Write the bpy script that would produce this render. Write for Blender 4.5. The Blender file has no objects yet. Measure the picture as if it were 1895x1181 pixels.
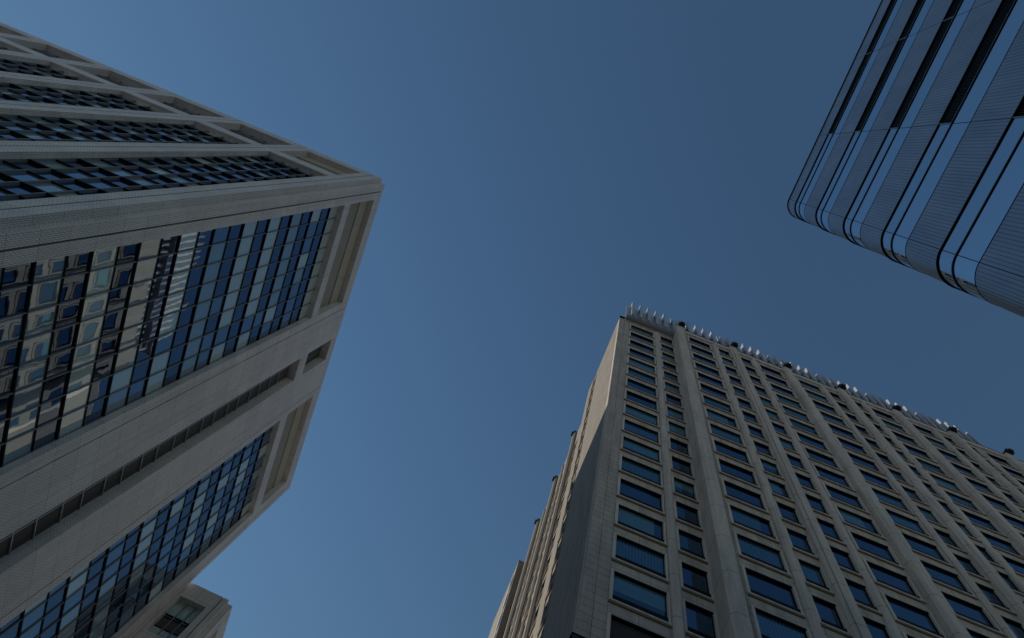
import bpy, bmesh, math, random
from mathutils import Vector, Matrix

random.seed(7)
scene = bpy.context.scene
COL = scene.collection

# ------------------------------------------------------------------ camera
EYE = 1.6
cam_data = bpy.data.cameras.new('camera')
cam = bpy.data.objects.new('camera', cam_data)
COL.objects.link(cam)
CX = Vector((0.926251, -0.330037, 0.182028))
CY = Vector((-0.366762, -0.900533, 0.233506))
CZ = Vector((0.086856, -0.283046, -0.955165))
m = Matrix((CX, CY, CZ)).transposed().to_4x4()
m.translation = Vector((0, 0, EYE))
cam.matrix_world = m
cam_data.sensor_width = 36.0
cam_data.sensor_fit = 'HORIZONTAL'
cam_data.lens = 36.0 * 0.67326
cam_data.clip_start = 0.1
cam_data.clip_end = 5000
scene.camera = cam

# ------------------------------------------------------------------ light
SUN = Vector((-30.1, 23.4, 16.4)).normalized()          # towards the sun
EL = math.asin(SUN.z)
AZ = math.atan2(SUN.x, SUN.y)
world = bpy.data.worlds.new('World')
scene.world = world
world.use_nodes = True
wn = world.node_tree
bg = wn.nodes['Background']
sky = wn.nodes.new('ShaderNodeTexSky')
sky.sky_type = 'NISHITA'
sky.sun_disc = False
sky.sun_elevation = EL
sky.sun_rotation = AZ
sky.altitude = 0
sky.air_density = 3.0
sky.dust_density = 0.0
sky.ozone_density = 7.0
gam = wn.nodes.new('ShaderNodeGamma')
gam.inputs['Gamma'].default_value = 1.1
tint = wn.nodes.new('ShaderNodeVectorMath')
tint.operation = 'MULTIPLY'
tint.inputs[1].default_value = (0.575, 0.612, 0.728)
wn.links.new(sky.outputs['Color'], gam.inputs['Color'])
wn.links.new(gam.outputs['Color'], tint.inputs[0])
wn.links.new(tint.outputs['Vector'], bg.inputs['Color'])
bg.inputs['Strength'].default_value = 0.15
sun_data = bpy.data.lights.new('sun', 'SUN')
sun_data.energy = 5.0
sun_data.angle = math.radians(0.5)
sun_data.color = (1.0, 0.88, 0.72)
sun = bpy.data.objects.new('sun', sun_data)
COL.objects.link(sun)
sun.rotation_euler = SUN.to_track_quat('Z', 'Y').to_euler()
sun.location = (0, 0, 200)
scene.view_settings.view_transform = 'Standard'
scene.view_settings.look = 'None'
scene.view_settings.gamma = 1.0
scene.view_settings.exposure = -0.7
scene.cycles.max_bounces = 8

# ------------------------------------------------------------------ materials
def new_mat(name):
    mt = bpy.data.materials.new(name)
    mt.use_nodes = True
    nt = mt.node_tree
    return mt, nt, nt.nodes['Principled BSDF']

def node(nt, kind, **kw):
    n = nt.nodes.new(kind)
    for k, v in kw.items():
        if k in n.inputs:
            n.inputs[k].default_value = v
        else:
            setattr(n, k, v)
    return n

def uvnode(nt, swap=False):
    uv = nt.nodes.new('ShaderNodeUVMap')
    uv.uv_map = 'UVMap'
    if not swap:
        return uv.outputs['UV']
    s = nt.nodes.new('ShaderNodeSeparateXYZ')
    c = nt.nodes.new('ShaderNodeCombineXYZ')
    nt.links.new(uv.outputs['UV'], s.inputs[0])
    nt.links.new(s.outputs['X'], c.inputs['Y'])
    nt.links.new(s.outputs['Y'], c.inputs['X'])
    return c.outputs[0]

def plain(name, col, rough=0.6, metal=0.0, noise=0.0, scale=3.0, spec=0.5):
    mt, nt, p = new_mat(name)
    p.inputs['Roughness'].default_value = rough
    p.inputs['Metallic'].default_value = metal
    p.inputs['Specular IOR Level'].default_value = spec
    if noise:
        tc = nt.nodes.new('ShaderNodeTexCoord')
        nz = node(nt, 'ShaderNodeTexNoise', Scale=scale, Detail=5.0)
        nt.links.new(tc.outputs['Object'], nz.inputs['Vector'])
        mx = node(nt, 'ShaderNodeMix', data_type='RGBA')
        mx.inputs['A'].default_value = (*[c * (1 - noise) for c in col], 1)
        mx.inputs['B'].default_value = (*[min(1, c * (1 + noise)) for c in col], 1)
        nt.links.new(nz.outputs['Fac'], mx.inputs['Factor'])
        nt.links.new(mx.outputs['Result'], p.inputs['Base Color'])
    else:
        p.inputs['Base Color'].default_value = (*col, 1)
    return mt

def brick(nt, vec, c1, c2, mortar, bw, rh, ms, offset=0.5, shift=None):
    if shift:
        mp = nt.nodes.new('ShaderNodeMapping')
        mp.inputs['Location'].default_value = (*shift, 0)
        nt.links.new(vec, mp.inputs['Vector'])
        vec = mp.outputs['Vector']
    b = nt.nodes.new('ShaderNodeTexBrick')
    b.offset = offset
    b.inputs['Scale'].default_value = 1.0
    b.inputs['Color1'].default_value = (*c1, 1)
    b.inputs['Color2'].default_value = (*c2, 1)
    b.inputs['Mortar'].default_value = (*mortar, 1)
    b.inputs['Brick Width'].default_value = bw
    b.inputs['Row Height'].default_value = rh
    b.inputs['Mortar Size'].default_value = ms
    b.inputs['Mortar Smooth'].default_value = 0.0
    nt.links.new(vec, b.inputs['Vector'])
    return b

def mul(nt, a, b):
    mx = nt.nodes.new('ShaderNodeMix')
    mx.data_type = 'RGBA'
    mx.blend_type = 'MULTIPLY'
    mx.inputs['Factor'].default_value = 1.0
    nt.links.new(a, mx.inputs['A'])
    nt.links.new(b, mx.inputs['B'])
    return mx.outputs['Result']

def tile_mat():
    mt, nt, p = new_mat('small_grey_tiles')
    v = uvnode(nt, swap=True)
    b1 = brick(nt, v, (0.90, 0.875, 0.86), (0.83, 0.81, 0.795), (0.07, 0.07, 0.08), 0.27, 0.115, 0.0080)
    b2 = brick(nt, uvnode(nt), (1, 1, 1), (0.90, 0.90, 0.905), (0.35, 0.35, 0.38), 3.9, 1.866, 0.012, 0.0)
    tc = nt.nodes.new('ShaderNodeTexCoord')
    nz = node(nt, 'ShaderNodeTexNoise', Scale=0.35, Detail=6.0, Roughness=0.6)
    nt.links.new(tc.outputs['Object'], nz.inputs['Vector'])
    cr = nt.nodes.new('ShaderNodeValToRGB')
    cr.color_ramp.elements[0].position = 0.3
    cr.color_ramp.elements[0].color = (0.90, 0.90, 0.91, 1)
    cr.color_ramp.elements[1].position = 0.7
    cr.color_ramp.elements[1].color = (1.0, 1.0, 1.0, 1)
    nt.links.new(nz.outputs['Fac'], cr.inputs['Fac'])
    mp = nt.nodes.new('ShaderNodeMapping')
    mp.inputs['Scale'].default_value = (2.2, 2.2, 0.05)
    nt.links.new(tc.outputs['Object'], mp.inputs['Vector'])
    n3 = node(nt, 'ShaderNodeTexNoise', Scale=1.0, Detail=6.0, Roughness=0.7)
    nt.links.new(mp.outputs['Vector'], n3.inputs['Vector'])
    c3 = nt.nodes.new('ShaderNodeValToRGB')
    c3.color_ramp.elements[0].position = 0.32
    c3.color_ramp.elements[0].color = (0.84, 0.84, 0.83, 1)
    c3.color_ramp.elements[1].position = 0.55
    nt.links.new(n3.outputs['Fac'], c3.inputs['Fac'])
    c = mul(nt, mul(nt, mul(nt, b1.outputs['Color'], b2.outputs['Color']), cr.outputs['Color']), c3.outputs['Color'])
    nt.links.new(c, p.inputs['Base Color'])
    p.inputs['Roughness'].default_value = 0.45
    bp = node(nt, 'ShaderNodeBump', Strength=0.4, Distance=0.006, invert=True)
    nt.links.new(b1.outputs['Fac'], bp.inputs['Height'])
    nt.links.new(bp.outputs['Normal'], p.inputs['Normal'])
    return mt

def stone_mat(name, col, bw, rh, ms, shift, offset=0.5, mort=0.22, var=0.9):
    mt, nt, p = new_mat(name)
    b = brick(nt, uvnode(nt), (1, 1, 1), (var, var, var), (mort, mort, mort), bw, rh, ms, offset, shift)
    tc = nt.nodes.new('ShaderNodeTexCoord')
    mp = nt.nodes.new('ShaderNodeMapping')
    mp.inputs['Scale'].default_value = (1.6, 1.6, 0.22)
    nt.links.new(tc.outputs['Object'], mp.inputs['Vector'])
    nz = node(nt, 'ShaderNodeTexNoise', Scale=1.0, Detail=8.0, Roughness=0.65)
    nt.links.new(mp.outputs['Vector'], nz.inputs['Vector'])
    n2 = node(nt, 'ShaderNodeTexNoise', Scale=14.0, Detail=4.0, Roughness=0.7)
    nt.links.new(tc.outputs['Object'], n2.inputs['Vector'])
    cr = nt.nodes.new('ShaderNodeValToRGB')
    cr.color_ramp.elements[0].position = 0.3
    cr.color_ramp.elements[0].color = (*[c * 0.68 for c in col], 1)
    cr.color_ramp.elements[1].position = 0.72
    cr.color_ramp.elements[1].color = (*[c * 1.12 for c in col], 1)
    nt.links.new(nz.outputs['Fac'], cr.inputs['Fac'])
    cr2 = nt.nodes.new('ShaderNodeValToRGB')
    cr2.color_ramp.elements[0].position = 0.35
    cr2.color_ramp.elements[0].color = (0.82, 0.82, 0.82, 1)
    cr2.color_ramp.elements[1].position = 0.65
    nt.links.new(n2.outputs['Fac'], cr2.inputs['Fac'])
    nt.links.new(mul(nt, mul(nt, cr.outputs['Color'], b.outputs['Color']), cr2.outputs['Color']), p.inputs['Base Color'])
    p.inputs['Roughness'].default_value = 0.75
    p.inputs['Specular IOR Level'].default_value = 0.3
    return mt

def glass_mat(name, col, refl=0.35, wavy=0.0, tint=(0.85, 0.95, 1.0), pleat=0.0, slats=0.0, rough=0.015):
    """coated window glass: what hangs behind it shows as a diffuse layer, the sky mirrors on top"""
    mt, nt, p = new_mat(name)
    out = nt.nodes['Material Output']
    p.inputs['Roughness'].default_value = 0.5
    p.inputs['Specular IOR Level'].default_value = 0.0
    p.inputs['Base Color'].default_value = (*col, 1)
    if pleat or slats:
        w = nt.nodes.new('ShaderNodeTexWave')
        w.wave_type = 'BANDS'
        w.bands_direction = 'X' if pleat else 'Y'
        w.inputs['Scale'].default_value = 1.6 if pleat else 3.4
        w.inputs['Distortion'].default_value = 1.2 if pleat else 0.0
        w.inputs['Detail'].default_value = 1.0
        w.inputs['Detail Scale'].default_value = 0.6
        nt.links.new(uvnode(nt), w.inputs['Vector'])
        mx = node(nt, 'ShaderNodeMix', data_type='RGBA')
        k = pleat or slats
        mx.inputs['A'].default_value = (*[c * (1 - k) for c in col], 1)
        mx.inputs['B'].default_value = (*col, 1)
        nt.links.new(w.outputs['Fac'], mx.inputs['Factor'])
        nt.links.new(mx.outputs['Result'], p.inputs['Base Color'])
    g = nt.nodes.new('ShaderNodeBsdfGlossy')
    g.inputs['Color'].default_value = (*tint, 1)
    g.inputs['Roughness'].default_value = rough
    lw = nt.nodes.new('ShaderNodeFresnel')
    lw.inputs['IOR'].default_value = 1.5
    mr = nt.nodes.new('ShaderNodeMapRange')
    mr.inputs['From Min'].default_value = 0.04
    mr.inputs['From Max'].default_value = 1.0
    mr.inputs['To Min'].default_value = refl
    mr.inputs['To Max'].default_value = 1.0
    nt.links.new(lw.outputs['Fac'], mr.inputs['Value'])
    ms = nt.nodes.new('ShaderNodeMixShader')
    nt.links.new(mr.outputs['Result'], ms.inputs['Fac'])
    nt.links.new(p.outputs['BSDF'], ms.inputs[1])
    nt.links.new(g.outputs['BSDF'], ms.inputs[2])
    nt.links.new(ms.outputs['Shader'], out.inputs['Surface'])
    if wavy:
        tc = nt.nodes.new('ShaderNodeTexCoord')
        nz = node(nt, 'ShaderNodeTexNoise', Scale=0.75, Detail=1.5, Roughness=0.4)
        nt.links.new(tc.outputs['Object'], nz.inputs['Vector'])
        bp = node(nt, 'ShaderNodeBump', Strength=1.0, Distance=wavy)
        nt.links.new(nz.outputs['Fac'], bp.inputs['Height'])
        nt.links.new(bp.outputs['Normal'], g.inputs['Normal'])
    return mt

def ribbed_mat():
    mt, nt, p = new_mat('ribbed_metal')
    p.inputs['Metallic'].default_value = 0.55
    p.inputs['Roughness'].default_value = 0.34
    w = nt.nodes.new('ShaderNodeTexWave')
    w.wave_type = 'BANDS'
    w.bands_direction = 'X'
    w.wave_profile = 'SIN'
    w.inputs['Scale'].default_value = 0.314 / 0.092
    nt.links.new(uvnode(nt), w.inputs['Vector'])
    cr = nt.nodes.new('ShaderNodeValToRGB')
    cr.color_ramp.elements[0].position = 0.04
    cr.color_ramp.elements[0].color = (0.27, 0.30, 0.35, 1)
    cr.color_ramp.elements[1].position = 0.30
    cr.color_ramp.elements[1].color = (0.46, 0.50, 0.56, 1)
    nt.links.new(w.outputs['Fac'], cr.inputs['Fac'])
    mp = nt.nodes.new('ShaderNodeMapping')
    mp.inputs['Scale'].default_value = (1.2, 0.25, 1)
    nt.links.new(uvnode(nt), mp.inputs['Vector'])
    nz = node(nt, 'ShaderNodeTexNoise', Scale=1.0, Detail=5.0, Roughness=0.6)
    nt.links.new(mp.outputs['Vector'], nz.inputs['Vector'])
    c2 = nt.nodes.new('ShaderNodeValToRGB')
    c2.color_ramp.elements[0].position = 0.3
    c2.color_ramp.elements[0].color = (0.72, 0.74, 0.78, 1)
    c2.color_ramp.elements[1].position = 0.7
    nt.links.new(nz.outputs['Fac'], c2.inputs['Fac'])
    nt.links.new(mul(nt, cr.outputs['Color'], c2.outputs['Color']), p.inputs['Base Color'])
    bp = node(nt, 'ShaderNodeBump', Strength=0.30, Distance=0.015)
    nt.links.new(w.outputs['Fac'], bp.inputs['Height'])
    nt.links.new(bp.outputs['Normal'], p.inputs['Normal'])
    return mt

M = {}
M['tile'] = tile_mat()
M['groove'] = plain('dark_joint', (0.02, 0.022, 0.03), 0.7)
M['core'] = plain('dark_interior', (0.03, 0.03, 0.035), 0.9)
M['panel'] = plain('olive_grey_panel', (0.40, 0.38, 0.31), 0.6, noise=0.08, scale=0.6)
M['panel_dark'] = plain('grey_brown_panel', (0.30, 0.285, 0.235), 0.6, noise=0.12, scale=0.7)
M['fin_grey'] = plain('grey_metal_mullion', (0.20, 0.21, 0.23), 0.45, 0.2)
M['black'] = plain('black_metal', (0.006, 0.006, 0.007), 0.6, spec=0.15)
M['louvre'] = plain('dark_louvre', (0.06, 0.06, 0.06), 0.6)
M['silver'] = plain('pale_metal', (0.42, 0.43, 0.45), 0.35, 0.5)
M['g_blind'] = glass_mat('glass_pale_blind', (0.50, 0.64, 0.66), 0.28, 0.003, slats=0.12)
M['g_blind2'] = glass_mat('glass_grey_blind', (0.22, 0.33, 0.41), 0.28, 0.003, slats=0.2)
M['g_mid'] = glass_mat('glass_half_blind', (0.07, 0.12, 0.19), 0.30, 0.003, tint=(0.65, 0.82, 1.0))
M['g_dark'] = glass_mat('glass_dark_panel', (0.008, 0.014, 0.035), 0.22, 0.003, tint=(0.62, 0.78, 1.0))
M['g_teal'] = glass_mat('glass_teal_blind', (0.36, 0.48, 0.46), 0.25, 0.002)
M['stone'] = stone_mat('grey_ashlar', (0.63, 0.575, 0.545), 0.717, 0.609, 0.014, (-0.177, 0.0), 0.0)
M['pil'] = stone_mat('pilaster_stone', (0.75, 0.685, 0.65), 40.0, 3.654, 0.02, (0.0, 0.0), 0.0, 0.25, 0.97)
M['frame'] = stone_mat('window_surround_stone', (0.80, 0.745, 0.70), 40.0, 50.0, 0.01, (0, 0), 0.0, 1.0, 1.0)
M['spandrel'] = stone_mat('spandrel_stone', (0.66, 0.60, 0.55), 1.65, 0.95, 0.012, (0, 0), 0.0, 0.35, 0.95)
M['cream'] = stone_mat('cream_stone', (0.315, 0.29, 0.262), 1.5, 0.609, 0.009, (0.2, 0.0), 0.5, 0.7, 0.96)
M['sill_bounce'] = plain('sill_underside_bounce_brown', (0.24, 0.17, 0.11), 0.55)  # warm bounced light on the stone sill undersides, painted in as brown
M['brownpanel'] = plain('brown_panel', (0.035, 0.028, 0.024), 0.7)
M['b_blue'] = glass_mat('hotel_glass_clear', (0.006, 0.012, 0.03), 0.19, 0.0016, tint=(0.45, 0.68, 0.92))
M['b_teal'] = glass_mat('hotel_glass_blind', (0.085, 0.19, 0.22), 0.19, 0.0016, tint=(0.45, 0.68, 0.92))
M['b_curt'] = glass_mat('hotel_glass_curtain', (0.05, 0.13, 0.20), 0.19, 0.0016, tint=(0.45, 0.68, 0.92), pleat=0.55)
M['b_half'] = glass_mat('hotel_glass_sheer', (0.012, 0.04, 0.09), 0.19, 0.0016, tint=(0.45, 0.68, 0.92), pleat=0.4)
M['white'] = plain('white_painted_metal', (0.42, 0.46, 0.54), 0.4, noise=0.05, scale=0.8)
M['lamp'] = plain('dark_lamp_metal', (0.02, 0.02, 0.022), 0.5)
M['rib'] = ribbed_mat()
M['c_glass'] = glass_mat('tower_glass', (0.01, 0.018, 0.04), 0.72, 0.0004, tint=(0.80, 0.92, 1.0))
M['c_glass2'] = glass_mat('tower_glass_lower', (0.012, 0.02, 0.045), 0.80, 0.0004, tint=(0.80, 0.92, 1.0))
M['roofing'] = plain('roof_membrane', (0.25, 0.25, 0.25), 0.9, noise=0.1)

def ground_mat():
    mt, nt, p = new_mat('pale_paving')
    tc = nt.nodes.new('ShaderNodeTexCoord')
    nz = node(nt, 'ShaderNodeTexNoise', Scale=0.4, Detail=8.0, Roughness=0.7)
    nt.links.new(tc.outputs['Object'], nz.inputs['Vector'])
    cr = nt.nodes.new('ShaderNodeValToRGB')
    cr.color_ramp.elements[0].color = (0.26, 0.255, 0.25, 1)
    cr.color_ramp.elements[1].color = (0.40, 0.39, 0.375, 1)
    nt.links.new(nz.outputs['Fac'], cr.inputs['Fac'])
    nt.links.new(cr.outputs['Color'], p.inputs['Base Color'])
    p.inputs['Roughness'].default_value = 0.9
    return mt
M['ground'] = ground_mat()

# ------------------------------------------------------------------ mesh builder
class Frame:
    """u along the wall, d outwards, h height; lengths in building units times S"""
    def __init__(self, S, kind, plane):
        self.S, self.kind, self.p = S, kind, plane
    def pt(self, u, d, h):
        S = self.S
        if self.kind == '-Y':
            x, y = u, self.p - d
        elif self.kind == '+X':
            x, y = self.p + d, u
        elif self.kind == '-X':
            x, y = self.p - d, u
        elif self.kind == '+Y':
            x, y = u, self.p + d
        return Vector((x * S, y * S, h * S + EYE))

class MB:
    def __init__(self):
        self.v, self.f, self.m, self.mats = [], [], [], []
    def mi(self, mat):
        if mat not in self.mats:
            self.mats.append(mat)
        return self.mats.index(mat)
    def poly(self, pts, mat):
        k = len(self.v)
        self.v += pts
        self.f.append(list(range(k, k + len(pts))))
        self.m.append(self.mi(mat))
    def hexa(self, p, mat):
        k = len(self.v)
        self.v += p
        for q in ((0, 1, 2, 3), (7, 6, 5, 4), (0, 4, 5, 1), (1, 5, 6, 2), (2, 6, 7, 3), (3, 7, 4, 0)):
            self.f.append([k + i for i in q])
            self.m.append(self.mi(mat))
    def box(self, F, u0, u1, d0, d1, h0, h1, mat):
        P = F.pt
        self.hexa([P(u0, d0, h0), P(u1, d0, h0), P(u1, d1, h0), P(u0, d1, h0),
                   P(u0, d0, h1), P(u1, d0, h1), P(u1, d1, h1), P(u0, d1, h1)], mat)
    def prism(self, F, plan, h0, h1, mat):
        n = len(plan)
        k = len(self.v)
        self.v += [F.pt(u, d, h0) for u, d in plan] + [F.pt(u, d, h1) for u, d in plan]
        mi = self.mi(mat)
        self.f.append([k + i for i in range(n)]); self.m.append(mi)
        self.f.append([k + n + i for i in reversed(range(n))]); self.m.append(mi)
        for i in range(n):
            j = (i + 1) % n
            self.f.append([k + i, k + n + i, k + n + j, k + j]); self.m.append(mi)
    def pane(self, F, u0, u1, d, h0, h1, mat, tilt=0.0, thick=0.0004):
        r = lambda: random.uniform(-tilt, tilt)
        P = F.pt
        a = [r(), r(), r()]
        a.append(a[0] + a[2] - a[1])
        back = [P(u0, d - thick, h0), P(u1, d - thick, h0), P(u1, d - thick, h1), P(u0, d - thick, h1)]
        front = [P(u0, d + a[0], h0), P(u1, d + a[1], h0), P(u1, d + a[2], h1), P(u0, d + a[3], h1)]
        self.hexa(back + front, mat)
    def build(self, name, parent=None, base=Vector((0, 0, 0)), smooth=False):
        me = bpy.data.meshes.new(name)
        me.from_pydata([tuple(p - base) for p in self.v], [], self.f)
        for mt in self.mats:
            me.materials.append(M[mt])
        me.polygons.foreach_set('material_index', self.m)
        bm = bmesh.new(); bm.from_mesh(me)
        bmesh.ops.recalc_face_normals(bm, faces=bm.faces)
        bm.to_mesh(me); bm.free()
        uv = me.uv_layers.new(name='UVMap')
        for pl in me.polygons:
            n = pl.normal
            if abs(n.z) > 0.7:
                fn = lambda c: (c.x, c.y)
            else:
                t = Vector((-n.y, n.x, 0)).normalized()
                if abs(t.x) > abs(t.y):
                    if t.x < 0: t = -t
                elif t.y < 0: t = -t
                fn = lambda c, t=t: (c.dot(t), c.z)
            for li in pl.loop_indices:
                c = me.vertices[me.loops[li].vertex_index].co + base
                uv.data[li].uv = fn(c)
        if smooth:
            for pl in me.polygons: pl.use_smooth = True
        o = bpy.data.objects.new(name, me)
        COL.objects.link(o)
        o.parent = parent
        return o

def thing(name, label, cat, base, yaw=0.0):
    o = bpy.data.objects.new(name, None)
    COL.objects.link(o)
    o.empty_display_size = 2
    o.rotation_euler = (0, 0, yaw)
    o.location = Matrix.Rotation(yaw, 3, 'Z') @ base
    o['label'] = label; o['category'] = cat
    return o

def shown(pts, yaw):
    """area in the photograph (pixels) of the box round some points, 0 when outside the frame"""
    R = Matrix.Rotation(yaw, 3, 'Z')
    xs, ys = [], []
    for p in pts:
        q = R @ p - Vector((0, 0, EYE))
        z = -q.dot(CZ)
        if z < 1: return 0
        xs.append(0.5 + 0.67326 * q.dot(CX) / z); ys.append(0.3115 - 0.67326 * q.dot(CY) / z)
    w = min(max(xs), 1) - max(min(xs), 0); h = min(max(ys), 0.623) - max(min(ys), 0)
    return w * h if w > 0 and h > 0 else 0

def emit(root, base, yaw, name, items, limit=100):
    """items: (points, builder). the largest in the frame become parts, the rest one part"""
    sc = sorted(((shown(p, yaw), i) for i, (p, b) in enumerate(items)), reverse=True)
    rest = MB()
    for k, (a, i) in enumerate(sc):
        if k < limit and a > 0:
            items[i][1](None, root, base)
        else:
            items[i][1](rest, root, base)
    if rest.f:
        o = rest.build(name, root, base)
        o['kind'] = 'stuff'
    return

# ------------------------------------------------------------------ ground
g = MB()
g.poly([Vector((-1500, -1500, 0)), Vector((1500, -1500, 0)), Vector((1500, 1500, 0)), Vector((-1500, 1500, 0))], 'ground')
go = g.build('ground'); go['kind'] = 'structure'; go['label'] = 'pale grey paving between the towers'
GB = -EYE   # height of the ground seen from eye level, metres

# ================================================================== tower with small grey tiles (left)
SA = 73.6
YAWA = math.radians(1.22)
baseA = Vector((-0.338 * SA, 0.1745 * SA, 0))
A = thing('tiled_office_tower', 'pale grey tiled office tower at left with grids of blue panes in deep framed bays', 'building', baseA, YAWA)
G0 = GB / SA
FX = Frame(SA, '+X', -0.338)
FY = Frame(SA, '-Y', 0.1745)
ROOF = 1.0040
STOREY = 0.0507
ZG = 0.16           # glazing starts here, below the frame of the picture

def tile_wall():
    w = MB(); gv = MB()
    T = 0.018
    # ---- front (+X)
    w.prism(Frame(SA, '+X', -0.338), [(0.1745, -T), (0.1745, -0.0072), (0.1815, -0.0072), (0.1815, 0), (0.1922, 0), (0.1922, -T)], G0, ROOF, 'tile')
    def seg(y0, y1, h0=G0, h1=ROOF, d=0.0):
        w.box(FX, y0, y1, -T, d, h0, h1, 'tile')
    def groove(y0, y1):
        gv.box(FX, y0, y1, -T, -0.0022, G0, ROOF - 0.0006, 'groove')
    groove(0.1922, 0.1940)
    seg(0.1940, 0.2044)
    seg(0.2044, 0.3743, 0.8744, 0.8936); seg(0.2044, 0.3743, 0.979, ROOF)
    seg(0.3743, 0.3866); groove(0.3866, 0.3882); seg(0.3882, 0.4395)
    seg(0.4395, 0.4763, 0.8794, 0.9033); seg(0.4395, 0.4763, 0.983, ROOF)
    seg(0.4763, 0.5296); groove(0.5296, 0.5310); seg(0.5310, 0.5413)
    seg(0.5413, 0.7109, 0.8737, 0.8955); seg(0.5413, 0.7109, 0.979, ROOF)
    seg(0.7109, 0.7258); groove(0.7258, 0.7272); seg(0.7272, 0.7360)
    for y0, y1 in ((0.2044, 0.3743), (0.4395, 0.4763), (0.5413, 0.7109)):
        seg(y0, y1, G0, ZG)
    # ---- left face (-Y)
    def segy(x0, x1, h0=G0, h1=ROOF):
        w.box(FY, x0, x1, -T, 0, h0, h1, 'tile')
    x = -0.3452
    for k in range(9):
        xr = -0.3685 - 0.1121 * k          # right edge of the recess
        xl = xr - 0.0872
        gx = xr + 0.0115
        segy(gx + 0.0008, x if k else -0.338 - T)
        gv.box(FY, gx - 0.0008, gx + 0.0008, -T, -0.0022, G0, ROOF - 0.0006, 'groove')
        segy(xr, gx - 0.0008)
        segy(xl, xr, 0.868, 0.893); segy(xl, xr, 0.979, ROOF); segy(xl, xr, G0, ZG)
        x = xl
    segy(x - 0.02, x)
    # body behind
    w.box(Frame(SA, '+X', 0), 0.1745 + T, 0.7360 - 0.001, x - 0.02, -0.338 - T, G0, ROOF - 0.012, 'core')
    w.build('wall', A, baseA)
    gv.build('groove', A, baseA)
tile_wall()

def loggia(F, u0, u1, h0, h1, deep=0.0095):
    """open recess under the roof beam with a panelled back"""
    b = MB()
    e = 0.0002
    b.box(F, u0 + e, u1 - e, -deep - 0.002, -deep, h0 - 0.01, h1 + 0.01, 'panel_dark')
    n = max(1, round((u1 - u0) / 0.043))
    st = (u1 - u0) / n
    for i in range(n):
        b.box(F, u0 + i * st + e, u0 + (i + 1) * st - e, -deep, -0.0080, h1 - 0.0300, h1 - 0.0005, 'panel')
    b.build('loggia_panel', A, baseA)

def blind(style):
    r = random.random()
    if style == 'front':
        return 'g_blind' if r < 0.5 else 'g_blind2' if r < 0.72 else 'g_mid' if r < 0.92 else 'g_dark'
    return 'g_blind' if r < 0.16 else 'g_blind2' if r < 0.42 else 'g_mid'

def curtain_wall(F, u0, u1, ncol, h0, h1, depth, style, win, grid_name='mullion_grid', rowstyle=True):
    """rows of vision panes and dark panels with projecting transoms and mullions"""
    st = (u1 - u0) / ncol
    tk = 1.0 if F.kind == '-Y' else 0.6
    g = MB()
    k0 = int((h0 - 0.3912) / STOREY) - 1
    rows = []
    for k in range(k0, 12):
        b = 0.3912 + STOREY * k
        rowbase = random.random()
        rows.append((b, b + 0.0276, True, rowbase)); rows.append((b + 0.0276, b + STOREY, False, rowbase))
    e = 0.0003
    for a, b, vis, rb in rows:
        lo, hi = max(a, h0), min(b, h1)
        if hi - lo < 0.003: continue
        tm = (0.0016 if vis else 0.0009) * (1.0 if tk == 1.0 else 0.85)
        g.box(F, u0, u1, -depth - 0.004, -depth + (0.0024 if vis else 0.0017) * tk, lo - tm * 0.2, lo + tm, 'black')
        for c in range(ncol):
            if vis:
                if style == 'front':
                    mat = ('g_blind' if rb < 0.36 else 'g_blind2' if rb < 0.62 else 'g_mid') if random.random() < 0.86 else blind('front')
                else:
                    mat = blind(style)
            else:
                mat = 'g_dark' if random.random() < 0.93 else 'g_mid'
            ua, ub = u0 + c * st + e, u0 + (c + 1) * st - e
            def make(mb, root, base, F=F, ua=ua, ub=ub, lo=lo, hi=hi, mat=mat, depth=depth):
                own = mb is None
                t = MB() if own else mb
                t.pane(F, ua, ub, -depth, lo, hi, mat, tilt=0.00010)
                if own: t.build('window_pane' , root, base)
            pts = [F.pt(ua, -depth, lo), F.pt(ub, -depth, hi), F.pt(ua, -depth, hi), F.pt(ub, -depth, lo)]
            win.append((pts, make))
    for c in range(ncol + 1):
        u = u0 + c * st
        g.box(F, u - 0.0006 * tk, u + 0.0006 * tk, -depth - 0.004, -depth + 0.0024 * tk, h0, h1, 'fin_grey')
    g.build(grid_name, A, baseA)

winA = []
DF = 0.0083
curtain_wall(FX, 0.2044, 0.3743, 8, ZG, 0.8744, DF, 'front', winA)
curtain_wall(FX, 0.5413, 0.7109, 8, ZG, 0.8737, DF, 'side', winA)
# ribbon slot
sl = MB()
sl.box(FX, 0.4556, 0.4566, -0.0135, -0.0112, ZG, 0.8794, 'silver')
for k in range(-6, 11):
    for dh in (0, 0.0276):
        h = 0.3912 + STOREY * k + dh
        if ZG < h < 0.876:
            sl.box(FX, 0.4395, 0.4763, -0.0135, -0.0108, h - 0.0006, h + 0.0006, 'silver')
            def make(mb, root, base, h=h, hh=(0.0276 if dh == 0 else 0.0231)):
                own = mb is None
                t = MB() if own else mb
                t.pane(FX, 0.4396, 0.4555, -0.0125, h + 0.0007, min(h + hh, 0.879), 'g_dark', 0.0001)
                t.pane(FX, 0.4567, 0.4762, -0.0125, h + 0.0007, min(h + hh, 0.879), 'louvre')
                if own: t.build('ribbon_pane', root, base)
            winA.append(([FX.pt(0.4395, -0.0125, h), FX.pt(0.4763, -0.0125, h + 0.025), FX.pt(0.4763, -0.0125, h), FX.pt(0.4395, -0.0125, h + 0.025)], make))
sl.build('ribbon_mullion', A, baseA)
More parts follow.
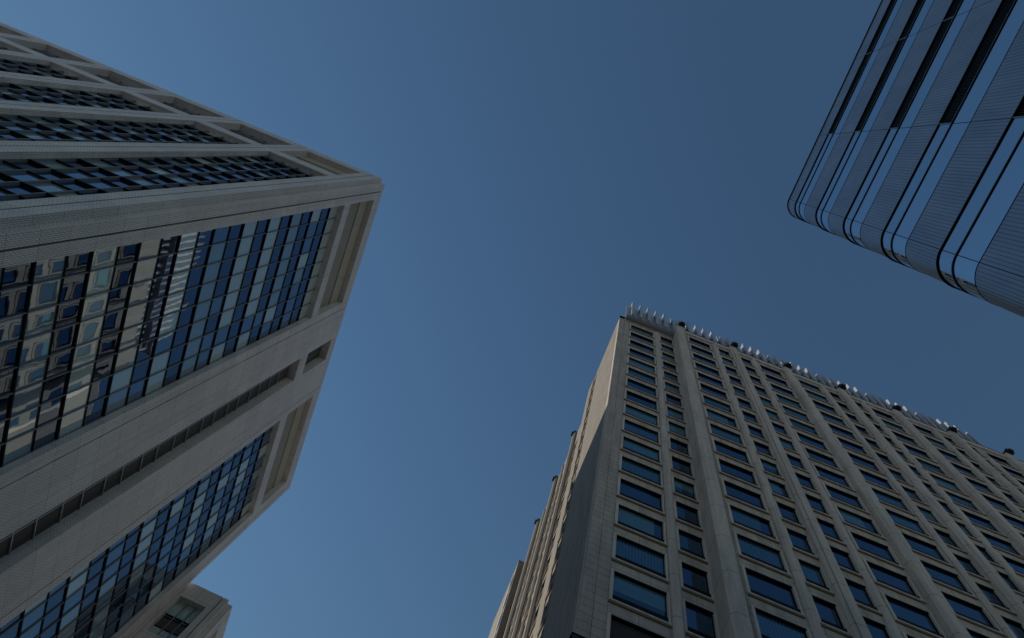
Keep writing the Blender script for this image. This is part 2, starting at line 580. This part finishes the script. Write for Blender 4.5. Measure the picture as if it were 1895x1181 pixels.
# loggias on the front
loggia(FX, 0.2044, 0.3743, 0.8936, 0.979)
loggia(FX, 0.5413, 0.7109, 0.8955, 0.979)
u = MB()
u.box(FX, 0.4396, 0.4762, -0.0135, -0.0125, 0.9033, 0.983, 'louvre')
for q in (0.4519, 0.464):
    u.box(FX, q - 0.0005, q + 0.0005, -0.0135, -0.0115, 0.9033, 0.983, 'fin_grey')
u.build('loggia_panel', A, baseA)
# bays of the left face
for k in range(9):
    xr = -0.3685 - 0.1121 * k
    xl = xr - 0.0872
    curtain_wall(FY, xl, xr, 4, ZG, 0.868, DF, 'side', winA)
    if k == 0:
        loggia(FY, xl, xr, 0.893, 0.979)
    else:
        up = MB()
        for i in range(4):
            a, b = xl + 0.0218 * i, xl + 0.0218 * (i + 1)
            up.pane(FY, a + 0.0004, b - 0.0004, -DF - 0.004, 0.8936, 0.9350, 'g_mid', 0.0001)
            up.pane(FY, a + 0.0004, b - 0.0004, -DF - 0.004, 0.9362, 0.9788, 'g_dark', 0.0001)
            up.box(FY, a - 0.0005, a + 0.0005, -DF - 0.006, -DF - 0.002, 0.893, 0.979, 'fin_grey')
        for hh in (0.914, 0.9356, 0.957):
            up.box(FY, xl, xr, -DF - 0.006, -DF - 0.0005, hh - 0.0006, hh + 0.0006, 'silver')
        up.build('upper_window', A, baseA)
emit(A, baseA, YAWA, 'window_pane', winA)
rf = MB()
rf.box(Frame(SA, '+X', 0), 0.18, 0.735, -1.3, -0.346, ROOF - 0.013, ROOF - 0.009, 'roofing')
rf.build('roof', A, baseA)

# lower wing at the far corner
def wing_a():
    w = MB()
    Fw = Frame(SA, '-Y', 0.742)
    Fx = Frame(SA, '+X', -0.2745)
    H = 0.7355
    T = 0.016
    x0, x1 = -0.3365, -0.2987
    w.box(Fw, -0.36, x0, -T, 0, G0, H, 'tile')
    w.box(Fw, x1, -0.2903, -T, 0, G0, H, 'tile')
    tops = [0.7085 - 0.0882 * i for i in range(9)]
    prev = H
    for t in tops:
        w.box(Fw, x0, x1, -T, 0, t, prev, 'tile')
        prev = t - 0.068
    w.box(Fw, x0, x1, -T, 0, G0, prev, 'tile')
    w.box(Fw, -0.2903, -0.2891, -T, -0.002, G0, H - 0.0006, 'groove')
    # stepped corner
    w.prism(Frame(SA, '-Y', 0.742), [(-0.2891, -T - 0.012), (-0.2891, 0), (-0.2817, 0), (-0.2817, -0.0068), (-0.2745, -0.0068), (-0.2745, -T - 0.0025), (-0.2895, -T - 0.012)], G0, H, 'tile')
    # east face
    w.box(Fx, 0.7610, 0.7622, -T, -0.002, G0, H - 0.0006, 'groove')
    w.box(Fx, 0.7622, 0.7665, -T, 0, G0, H, 'tile')
    prev = H
    for t in tops:
        w.box(Fx, 0.7665, 0.90, -T, 0, t, prev, 'tile')
        prev = t - 0.068
    w.box(Fx, 0.7665, 0.90, -T, 0, G0, prev, 'tile')
    w.box(Fx, 0.90, 0.93, -T, 0, G0, H, 'tile')
    w.box(Frame(SA, '+X', 0), 0.742 + T, 0.93, -0.36, -0.2745 - T, G0, H - 0.008, 'core')
    o = w.build('side_wing', A, baseA)
    for i, t in enumerate(tops[:5]):
        s = MB()
        D = 0.0095
        for j, (a, b) in enumerate(((x0, -0.3238), (-0.3238, -0.3112), (-0.3112, x1))):
            s.pane(Fw, a + 0.0003, b - 0.0003, -D, t - 0.0262, t, 'g_teal', 0.0001)
            s.pane(Fw, a + 0.0003, b - 0.0003, -D, t - 0.0310, t - 0.0270, 'g_dark', 0.0001)
            s.pane(Fw, a + 0.0003, b - 0.0003, -D, t - 0.0485, t - 0.0318, 'louvre')
            s.pane(Fw, a + 0.0003, b - 0.0003, -D, t - 0.068, t - 0.0495, 'g_teal', 0.0001)
        for a in (-0.3238, -0.3112):
            s.box(Fw, a - 0.0007, a + 0.0007, -D - 0.002, -D + 0.0018, t - 0.068, t, 'fin_grey')
        for hh in (0.0266, 0.0314, 0.049):
            s.box(Fw, x0, x1, -D - 0.002, -D + 0.0012, t - hh - 0.0004, t - hh + 0.0004, 'black')
        s.build('wing_window', o, baseA)
        s = MB()
        for j in range(6):
            a = 0.7665 + 0.02225 * j
            s.pane(Fx, a + 0.0003, a + 0.0219, -D, t - 0.068, t, 'g_teal' if j % 2 else 'g_mid', 0.0001)
            s.box(Fx, a - 0.0006, a + 0.0006, -D - 0.002, -D + 0.0018, t - 0.068, t, 'fin_grey')
        s.build('wing_window', o, baseA)
wing_a()

# ================================================================== grey stone tower (lower right)
SB = 90.0
baseB = Vector((0.0578 * SB, 0.217 * SB, 0))
B = thing('stone_tower', 'grey stone tower with rows of windows, white roof fins and a sunlit cream side', 'building', baseB)
g0 = GB / SB
PB = 0.0406
B0 = 0.3385
JB = 17
FM = Frame(SB, '-Y', 0.2180)      # main wall
FC_ = Frame(SB, '-Y', 0.2320)     # corner bay, set back
FS = Frame(SB, '-X', 0.0578)      # side wall
FS2 = Frame(SB, '-X', 0.0625)     # lower part of the side

def glass_choice():
    r = random.random()
    return 'b_blue' if r < 0.54 else 'b_half' if r < 0.72 else 'b_teal' if r < 0.88 else 'b_curt'

def window(win, F, ul, ur, zb, jut=0.0007, deep=0.0019, mat=None, wide=True, lip=True, opening=0.0286, stone='frame'):
    """stone surround, glass set back, dark ledge bar low on the glass"""
    jl = 0.0021
    zt = zb + 0.0030 + opening
    mat = mat or glass_choice()
    style = random.random()
    def make(mb, root, base):
        own = mb is None
        t = MB() if own else mb
        t.box(F, ul, ul + jl, -deep - 0.001, jut, zb + 0.0030, zt, stone)
        t.box(F, ur - 0.0012, ur, -deep - 0.001, jut, zb + 0.0030, zt, stone)
        t.box(F, ul - 0.0002, ur + 0.0002, -deep - 0.001, jut + 0.0006, zb + 0.0014, zb + 0.0027, stone)
        t.box(F, ul + 0.0001, ur - 0.0001, -deep, jut + 0.0004, zb - 0.0001, zb + 0.0013, 'sill_bounce')  # added strip below the sill, its brown imitating the bounce-lit underside
        t.box(F, ul + jl, ur - 0.0012, -deep - 0.001, -0.0002, zt - 0.0010, zt + 0.0003, 'black')
        o = t.build('window', root, base) if own else None
        p = MB() if own else mb
        a, b = ul + jl, ur - 0.0012
        g0_, g1_ = zb + 0.0032, zt - 0.0012
        if style < 0.12 and mat != 'brownpanel':          # blind drawn part of the way down
            hm = g1_ - (g1_ - g0_) * (0.25 + style * 4.0)
            p.pane(F, a, b, -deep, hm + 0.0001, g1_, 'b_teal', 0.00006, 0.0003)
            p.pane(F, a, b, -deep, g0_, hm, 'b_blue', 0.00006, 0.0003)
        elif style < 0.36 and mat != 'brownpanel':        # curtain drawn to one side
            um = a + (b - a) * (0.62 + (style - 0.12))
            p.pane(F, a, um - 0.00005, -deep, g0_, g1_, mat, 0.00006, 0.0003)
            p.pane(F, um, b, -deep, g0_, g1_, 'b_blue' if mat != 'b_blue' else 'b_half', 0.00006, 0.0003)
        else:
            p.pane(F, a, b, -deep, g0_, g1_, mat, 0.00006, 0.0003)
        if own: p.build('glass', o, base)
        q = MB() if own else mb
        q.box(F, a + 0.0001, b - 0.0001, -deep + 0.0001, 0.0002, zb + 0.0030, zb + 0.0080, 'black')
        if wide:
            q.box(F, (a + b) / 2 - 0.0003, (a + b) / 2 + 0.0003, -deep + 0.0001, -deep + 0.0010, zb + 0.0082, zb + 0.0098, 'fin_grey')
        for v in (a, b - 0.0005):
            q.box(F, v, v + 0.0005, -deep + 0.0001, -deep + 0.0006, zb + 0.0082, zt - 0.0013, 'black')
        if own: q.build('ledge', o, base)
    pts = [F.pt(ul, 0, zb), F.pt(ur, 0, zb), F.pt(ul, 0, zt), F.pt(ur, 0, zt)]
    win.append((pts, make))
    return zt

winB = []
rows = [B0 + PB * j for j in range(-4, 16)]
wallB = MB()
TB = 0.006
def column(F, ul, ur, mats=None, stone='spandrel', skip=(), **kw):
    """a column of windows with the stone between them"""
    prev = g0
    for i, zb in enumerate(rows):
        zt = zb + 0.0030 + kw.get('opening', 0.0286)
        wallB.box(F, ul, ur, -TB, 0, prev, zb, stone)
        window(winB, F, ul, ur, zb, mat=(mats(zb) if mats else None), stone='cream' if stone == 'cream' else 'frame', **kw)
        prev = zt
    wallB.box(F, ul, ur, -TB, 0, prev, 0.9945, stone)
def pier(F, a, b, h1=0.9945, mat='stone', d=0.0):
    wallB.box(F, a, b, -TB, d, g0, h1, mat)

# corner bay
def corner_glass(z):
    j = round((z - B0) / PB)
    if j < 0: return 'brownpanel'
    return {0: 'b_curt', 1: 'b_curt', 2: 'b_teal', 3: 'b_half', 4: 'b_curt', 5: 'b_blue', 7: 'b_teal'}.get(j)
pier(FC_, 0.0640, 0.0735)
wallB.box(FC_, 0.0578, 0.0640, -TB, 0.0003, g0, 0.9945, 'stone')
column(FC_, 0.0737, 0.1105, mats=corner_glass)
pier(FC_, 0.1105, 0.1180)
column(FC_, 0.1182, 0.1396, wide=False)
# main bays
M0, MP = 0.1443, 0.0805
NB = 8
for k in range(NB):
    a = M0 + MP * k
    wf = (k % 2 == 0)
    if wf:
        cols = [(a + 0.0105, a + 0.0457, True), (a + 0.0545, a + 0.0745, False)]
        sp = a + 0.0512
    else:
        cols = [(a + 0.0060, a + 0.0262, False), (a + 0.0350, a + 0.0702, True)]
        sp = a + 0.0293
    e = [a + 0.0055] + [v for c in cols for v in c[:2]] + [a + MP - 0.0055]
    for i in range(0, len(e), 2):
        if e[i + 1] - e[i] > 0.0003: pier(FM, e[i], e[i + 1])
    for c in cols:
        column(FM, c[0], c[1], wide=c[2])
    # slender pilaster between the two windows
    s = MB()
    top = 0.9800 if k != 5 else 0.940
    s.prism(FM, [(sp - 0.0034, -0.001), (sp - 0.0034, 0.0012), (sp - 0.0017, 0.0028), (sp + 0.0017, 0.0028), (sp + 0.0034, 0.0012), (sp + 0.0034, -0.001)], g0, top + 0.004, 'pil')
    s.build('slender_pilaster', B, baseB)
s = MB()
sp = 0.1148
s.prism(FC_, [(sp - 0.0034, -0.001), (sp - 0.0034, 0.0014), (sp - 0.0017, 0.0030), (sp + 0.0017, 0.0030), (sp + 0.0034, 0.0014), (sp + 0.0034, -0.001)], g0, 0.984, 'pil')
s.build('slender_pilaster', B, baseB)
for k in range(NB + 1):
    c = M0 + MP * k
    s = MB()
    lb = -0.001 if k else -0.0145
    s.prism(FM, [(c - (0.0059 if k else 0.0047), lb), (c - 0.0059, 0.0034), (c - 0.0034, 0.0060), (c + 0.0034, 0.0060), (c + 0.0059, 0.0034), (c + 0.0059, -0.001)], g0, 1.0005, 'pil')
    s.build('pilaster', B, baseB)
# parapet and coping
cp = MB()
cp.box(FM, M0, 0.80, -0.004, 0.0022, 0.9885, 0.9985, 'frame')
cp.box(FM, M0, 0.80, -0.0045, 0.0026, 0.9987, 1.0003, 'black')
cp.box(FC_, 0.0652, 0.1390, -0.004, 0.0016, 0.9885, 0.9985, 'frame')
cp.box(FC_, 0.0576, 0.1390, -0.0045, 0.0020, 0.9987, 1.0003, 'black')
cp.build('parapet', B, baseB)

# sunlit side wall
pS = 0.3577
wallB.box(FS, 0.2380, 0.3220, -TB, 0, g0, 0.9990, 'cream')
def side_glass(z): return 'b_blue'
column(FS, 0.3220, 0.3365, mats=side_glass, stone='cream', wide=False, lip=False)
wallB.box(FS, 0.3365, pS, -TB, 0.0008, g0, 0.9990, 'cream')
# lower part behind, set back a little
HL = 0.952
rows_full = rows
rows = [z for z in rows_full if z < HL - 0.05]
lampsS = [0.4142, 0.4945, 0.5747]
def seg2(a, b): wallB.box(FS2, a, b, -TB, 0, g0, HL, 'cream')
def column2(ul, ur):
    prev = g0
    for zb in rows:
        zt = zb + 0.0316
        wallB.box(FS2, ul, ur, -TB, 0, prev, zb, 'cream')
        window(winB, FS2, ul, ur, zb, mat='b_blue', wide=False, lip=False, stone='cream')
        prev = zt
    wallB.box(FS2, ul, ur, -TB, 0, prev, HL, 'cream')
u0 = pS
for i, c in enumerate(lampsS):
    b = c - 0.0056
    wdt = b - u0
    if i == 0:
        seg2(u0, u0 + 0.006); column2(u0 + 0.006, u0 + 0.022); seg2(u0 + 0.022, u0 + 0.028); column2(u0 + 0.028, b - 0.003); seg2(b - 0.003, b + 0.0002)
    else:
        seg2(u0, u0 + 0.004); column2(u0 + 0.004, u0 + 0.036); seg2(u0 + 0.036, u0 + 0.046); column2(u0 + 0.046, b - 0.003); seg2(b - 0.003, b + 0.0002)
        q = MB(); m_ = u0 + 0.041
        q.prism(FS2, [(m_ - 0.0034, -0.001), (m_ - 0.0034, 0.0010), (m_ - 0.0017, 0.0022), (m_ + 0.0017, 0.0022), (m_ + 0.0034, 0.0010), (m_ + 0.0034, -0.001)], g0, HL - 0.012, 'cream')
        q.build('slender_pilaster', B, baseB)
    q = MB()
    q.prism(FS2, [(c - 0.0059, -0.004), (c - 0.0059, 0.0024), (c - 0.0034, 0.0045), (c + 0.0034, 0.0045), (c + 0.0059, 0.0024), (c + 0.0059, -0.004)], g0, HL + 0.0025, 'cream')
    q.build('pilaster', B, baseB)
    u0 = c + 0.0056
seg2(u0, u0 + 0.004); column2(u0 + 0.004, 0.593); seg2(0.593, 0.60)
rows = rows_full
# body
FB0 = Frame(SB, '+Y', 0)
wallB.box(FB0, 0.0640, 0.142, 0.2385, pS - 0.0005, g0, 0.990, 'core')
wallB.box(FB0, 0.142, 0.80, 0.2245, 0.62, g0, 0.9895, 'core')
wallB.box(FB0, 0.0690, 0.1415, pS - 0.0002, 0.62, g0, HL - 0.006, 'core')
# end wall of the tall part above the lower part
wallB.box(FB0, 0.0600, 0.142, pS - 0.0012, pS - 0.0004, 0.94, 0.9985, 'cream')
wallB.build('wall', B, baseB)
emit(B, baseB, 0.0, 'window', winB)

rb = MB()
rb.box(FB0, 0.066, 0.79, 0.226, 0.61, 0.9900, 0.9915, 'roofing')
rb.build('roof', B, baseB)

# side wing, further back
sw = MB()
Fw = Frame(SB, '-Y', 0.594)
sw.box(Fw, 0.0509, 0.0690, -0.116, 0, g0, 0.874, 'cream')
sw.box(Frame(SB, '-X', 0.0509), 0.616, 0.622, -0.001, 0.0004, 0.30, 0.852, 'frame')
sw.box(Fw, 0.0506, 0.0690, -0.1165, 0.0004, 0.8741, 0.8752, 'frame')
wo = sw.build('side_wing', B, baseB)
for j in range(13):
    fr = MB()
    fr.box(Frame(SB, '-X', 0.0509), 0.600, 0.613, 0.0001, 0.0004, 0.822 - PB * j, 0.846 - PB * j, 'b_blue')
    fr.build('wing_window', wo, baseB)

# podium cornice under the corner bay
pc = MB()
pc.box(Frame(SB, '-Y', 0.2320), 0.0560, 0.1386, -0.002, 0.0016, 0.2930, 0.2992, 'brownpanel')
pc.box(Frame(SB, '-Y', 0.2320), 0.0556, 0.1386, -0.002, 0.0020, 0.2992, 0.3004, 'black')
pc.box(Frame(SB, '-X', 0.0578), 0.2300, 0.30, -0.002, 0.0018, 0.2930, 0.2992, 'brownpanel')
pc.box(Frame(SB, '-X', 0.0578), 0.2300, 0.30, -0.002, 0.0022, 0.2992, 0.3004, 'black')
pc.build('podium_cornice', B, baseB)

# white fins on the roof
RIB, RP = 0.2163, 0.0776
def fin(x, tall, y0=0.2200):
    x += random.uniform(-0.0004, 0.0004)
    dz = random.uniform(-0.002, 0.002)
    f = MB()
    Ff = Frame(SB, '-Y', y0)
    if tall:
        f.box(Ff, x - 0.0012, x + 0.0012, -0.0062, 0, 0.995, 1.072, 'white')
        P = Ff.pt
        hx = 0.0190
        f.hexa([P(x - 0.0008, -0.0086, 1.0012 if y0 > 0.221 else 0.995), P(x + hx, -0.0086, 1.0012 if y0 > 0.221 else 0.995), P(x + hx, -0.0074, 1.0012 if y0 > 0.221 else 0.995), P(x - 0.0008, -0.0074, 1.0012 if y0 > 0.221 else 0.995),
                P(x - 0.0008, -0.0086, 1.099), P(x + hx, -0.0086, 1.097), P(x + hx, -0.0074, 1.094), P(x - 0.0008, -0.0074, 1.099)], 'white')
    else:
        P = Ff.pt
        f.hexa([P(x - 0.0021, -0.0072, 1.0012 if y0 > 0.221 else 0.995), P(x + 0.0021, -0.0072, 1.0012 if y0 > 0.221 else 0.995), P(x + 0.0021, 0, 1.0012 if y0 > 0.221 else 0.995), P(x - 0.0021, 0, 1.0012 if y0 > 0.221 else 0.995),
                P(x - 0.0021, -0.0072, 1.085 + dz), P(x + 0.0021, -0.0072, 1.080 + dz), P(x + 0.0021, 0, 1.080 + dz), P(x - 0.0021, 0, 1.085 + dz)], 'white')
    o = f.build('roof_fin', B, baseB)
    br = MB()
    br.box(Ff, x - 0.0036, x - 0.0021, -0.0040, -0.0026, 1.044, 1.0475, 'lamp')
    br.build('bracket', o, baseB)
xs = 0.0610
k = -12
while True:
    x = RIB + RP / 6 * k
    if x > 0.617: break
    if x > 0.066:
        fin(x, k % 6 == 0 and k > -12, 0.2200 if x > 0.137 else 0.2215)
    k += 1
def side_fin(y, tall):
    f = MB()
    Ff = Frame(SB, '-X', 0.0735)
    P = Ff.pt
    w, dp, top = (0.0020, -0.0110, 1.074) if not tall else (0.0030, -0.0150, 1.100)
    f.hexa([P(y - w, dp, 0.945), P(y + w, dp, 0.945), P(y + w, 0, 0.945), P(y - w, 0, 0.945),
            P(y - w, dp, top + 0.005), P(y + w, dp, top), P(y + w, 0, top), P(y - w, 0, top + 0.005)], 'white')
    f.build('roof_fin', B, baseB)
for k in range(19):
    side_fin(0.3640 + RP / 6 * k, k % 6 == 2)
sc_ = MB()
sc_.box(Frame(SB, '-Y', 0.2290), 0.0655, 0.617, -0.0010, 0, 0.9905, 1.074, 'white')
sc_.box(Frame(SB, '-Y', 0.2240), 0.0655, 0.1375, -0.0049, 0, 0.9990, 1.0010, 'white')
sc_.build('roof_screen', B, baseB)

# floodlights at the pilaster heads
def floodlight(F, u, h, d, dd=0.0080):
    L = MB()
    w_, hh = 0.0044, 0.0082
    L.box(F, u - w_, u + w_, d - 0.0005, d + 0.0006, h, h + hh, 'lamp')
    L.box(F, u - w_, u + w_, d + dd - 0.0006, d + dd, h, h + hh, 'lamp')
    for v in (-w_, w_ - 0.0006):
        L.box(F, u + v, u + v + 0.0006, d + 0.0007, d + dd - 0.0007, h, h + 0.0010, 'lamp')
        L.box(F, u + v, u + v + 0.0006, d + 0.0007, d + dd - 0.0007, h + hh - 0.0010, h + hh, 'lamp')
    for i in range(6):
        dv = d + 0.0013 + i * (dd - 0.0026) / 5
        L.box(F, u - w_, u + w_, dv, dv + 0.0004, h + 0.0002, h + hh - 0.0002, 'lamp')
    L.box(F, u - 0.0036, u + 0.0036, d + 0.0008, d + dd - 0.0010, h + 0.0012, h + hh - 0.0008, 'black')
    L.box(F, u - 0.0030, u + 0.0030, d + dd, d + dd + 0.0022, h + 0.0014, h + 0.0050, 'lamp')
    o = L.build('floodlight', B, baseB)
    a = MB()
    P = F.pt
    r = 0.0005
    pts = [(u - 0.0052, d - 0.012, h - 0.004), (u - 0.0062, d - 0.006, h + 0.001), (u - 0.0056, d - 0.0005, h + 0.003)]
    k0 = len(a.v)
    for p in pts:
        a.v += [P(p[0] - r, p[1], p[2] - r), P(p[0] + r, p[1], p[2] - r), P(p[0] + r, p[1], p[2] + r), P(p[0] - r, p[1], p[2] + r)]
    mi = a.mi('lamp')
    for i in range(len(pts) - 1):
        for q in range(4):
            w4 = (q + 1) % 4
            a.f.append([k0 + 4 * i + q, k0 + 4 * i + w4, k0 + 4 * i + 4 + w4, k0 + 4 * i + 4 + q]); a.m.append(mi)
    e4 = k0 + 4 * (len(pts) - 1)
    a.f += [[k0, k0 + 1, k0 + 2, k0 + 3], [e4 + 3, e4 + 2, e4 + 1, e4]]; a.m += [mi, mi]
    a.build('bracket', o, baseB)
for k in range(NB):
    floodlight(FM, M0 + MP * k + 0.0008, 0.9990, 0.0020)
for c in lampsS:
    floodlight(FS2, c, HL + 0.0005, 0.0004, 0.0050)

# ================================================================== tower with the rounded corner (upper right)
SC = 38.0
YAWC = math.radians(0.075)
baseC = Vector((0.2078 * SC, -0.0062 * SC, 0))
Ct = thing('rounded_corner_tower', 'blue glass and ribbed metal tower with rounded corner and black vent strips', 'building', baseC, YAWC)
gc = GB / SC
XF, YJ, RC = 0.2078, -0.0062, 0.0196
ARC = RC * math.pi / 2

def path(s):
    """s = 0 at the start of the curve; negative along the straight face"""
    if s <= 0:
        return (XF, YJ + s), (-1, 0)
    if s < ARC:
        t = s / RC
        return (XF + RC - RC * math.cos(t), YJ + RC * math.sin(t)), (-math.cos(t), math.sin(t))
    return (XF + RC + (s - ARC), YJ + RC), (0, 1)

def stations(s0, s1):
    st = [s0]
    if s1 > 0 and s0 < ARC:
        n = 14
        for i in range(n + 1):
            v = ARC * i / n
            if s0 < v < s1: st.append(v)
    st.append(s1)
    return st

class Sweep(MB):
    def __init__(self):
        super().__init__(); self.us = []
    def strip(self, s0, s1, d0, d1, h0, h1, mat):
        st = stations(s0, s1)
        mi = self.mi(mat)
        k = len(self.v)
        for s in st:
            (x, y), (nx, ny) = path(s)
            for d, h in ((d0, h0), (d1, h0), (d1, h1), (d0, h1)):
                self.v.append(Vector(((x + nx * d) * SC, (y + ny * d) * SC, h * SC + EYE)))
                self.us.append(s * SC)
        for i in range(len(st) - 1):
            a, b = k + 4 * i, k + 4 * i + 4
            for q in range(4):
                r = (q + 1) % 4
                self.f.append([a + q, a + r, b + r, b + q]); self.m.append(mi)
        self.f.append([k, k + 1, k + 2, k + 3]); self.m.append(mi)
        e = k + 4 * (len(st) - 1)
        self.f.append([e + 3, e + 2, e + 1, e]); self.m.append(mi)
    def build(self, name, parent, base):
        o = super().build(name, parent, base)
        uv = o.data.uv_layers['UVMap']
        for lp in o.data.loops:
            c = o.data.vertices[lp.vertex_index].co
            uv.data[lp.index].uv = (self.us[lp.vertex_index], c.z + base.z)
        for pl in o.data.polygons:
            pl.use_smooth = len(o.data.polygons) > 12
        o.data.set_sharp_from_angle(angle=0.6)
        return o

JOINT = [0.0, -0.0891, -0.1883, -0.2870, -0.3860, -0.4850]
S_END = 0.60
PC = 0.1135
def storey(i):
    t = 0.9556 - PC * i
    rib = Sweep()
    top = 1.0 if i == 0 else t + PC - 0.0547
    ends = [S_END, ARC] + JOINT
    for a, b in zip(ends[1:], ends):
        rib.strip(a + 0.0002, b - 0.0002, -0.006, 0.0, t + 0.0010, top - 0.0008, 'rib')
    rib.build('ribbed_spandrel', Ct, baseC)
    tr = Sweep()
    tr.strip(JOINT[-1], S_END, -0.004, 0.0006, t + 0.0000, t + 0.0005, 'black')
    tr.strip(JOINT[-1], S_END, 0.0006, 0.0008, t + 0.0001, t + 0.0005, 'silver')
    tr.strip(JOINT[-1], S_END, -0.006, 0.0002, t - 0.0239, t - 0.0232, 'black')
    tr.strip(JOINT[-1], S_END, 0.0004, 0.0006, t - 0.0236, t - 0.0232, 'silver')
    tr.strip(JOINT[-1], S_END, -0.004, 0.0002, t - 0.0551, t - 0.0547, 'black')
    if i == 0:
        tr.strip(JOINT[-1], S_END, -0.01, 0.0009, 0.9992, 1.0024, 'black')
    tr.build('trim', Ct, baseC)
    for n, (a, b) in enumerate(zip(ends[1:], ends)):
        p = Sweep()
        p.strip(a + 0.00025, b - 0.00025, -0.006, -0.0003, t - 0.0545, t - 0.0243, 'c_glass2')
        p.build('window', Ct, baseC)
        p = Sweep()
        if a < -0.05 and b < -0.05 + 0.0:
            p.strip(a + 0.0006, b - 0.0006, -0.010, -0.0012, t - 0.0228, t - 0.0007, 'black')
            for q in range(int((b - a) / 0.0022)):
                s = a + 0.001 + q * 0.0022
                p.strip(s, s + 0.0006, -0.0011, -0.0005, t - 0.0226, t - 0.0009, 'black')
            p.strip(b - 0.0006, b, -0.006, 0.0004, t - 0.0228, t - 0.0007, 'silver')
            p.build('vent_grille', Ct, baseC)
        else:
            p.strip(a + 0.00025, b - 0.00025, -0.006, -0.0003, t - 0.0228, t - 0.0007, 'c_glass')
            p.build('window', Ct, baseC)
for i in range(6): storey(i)
lw_ = Sweep()
lw_.strip(JOINT[-1], S_END, -0.006, 0.0, gc, 0.9556 - PC * 6 + 0.056, 'rib')
lw_.build('ribbed_base', Ct, baseC)
bc = MB()
F0 = Frame(SC, '+Y', 0)
bc.box(F0, XF + 0.0105, XF + S_END - 0.01, YJ + JOINT[-1], YJ - 0.0001, gc, 0.997, 'core')
bc.box(F0, XF + RC, XF + S_END - 0.01, YJ, YJ + RC - 0.0105, gc, 0.997, 'core')
bc.build('core_wall', Ct, baseC)
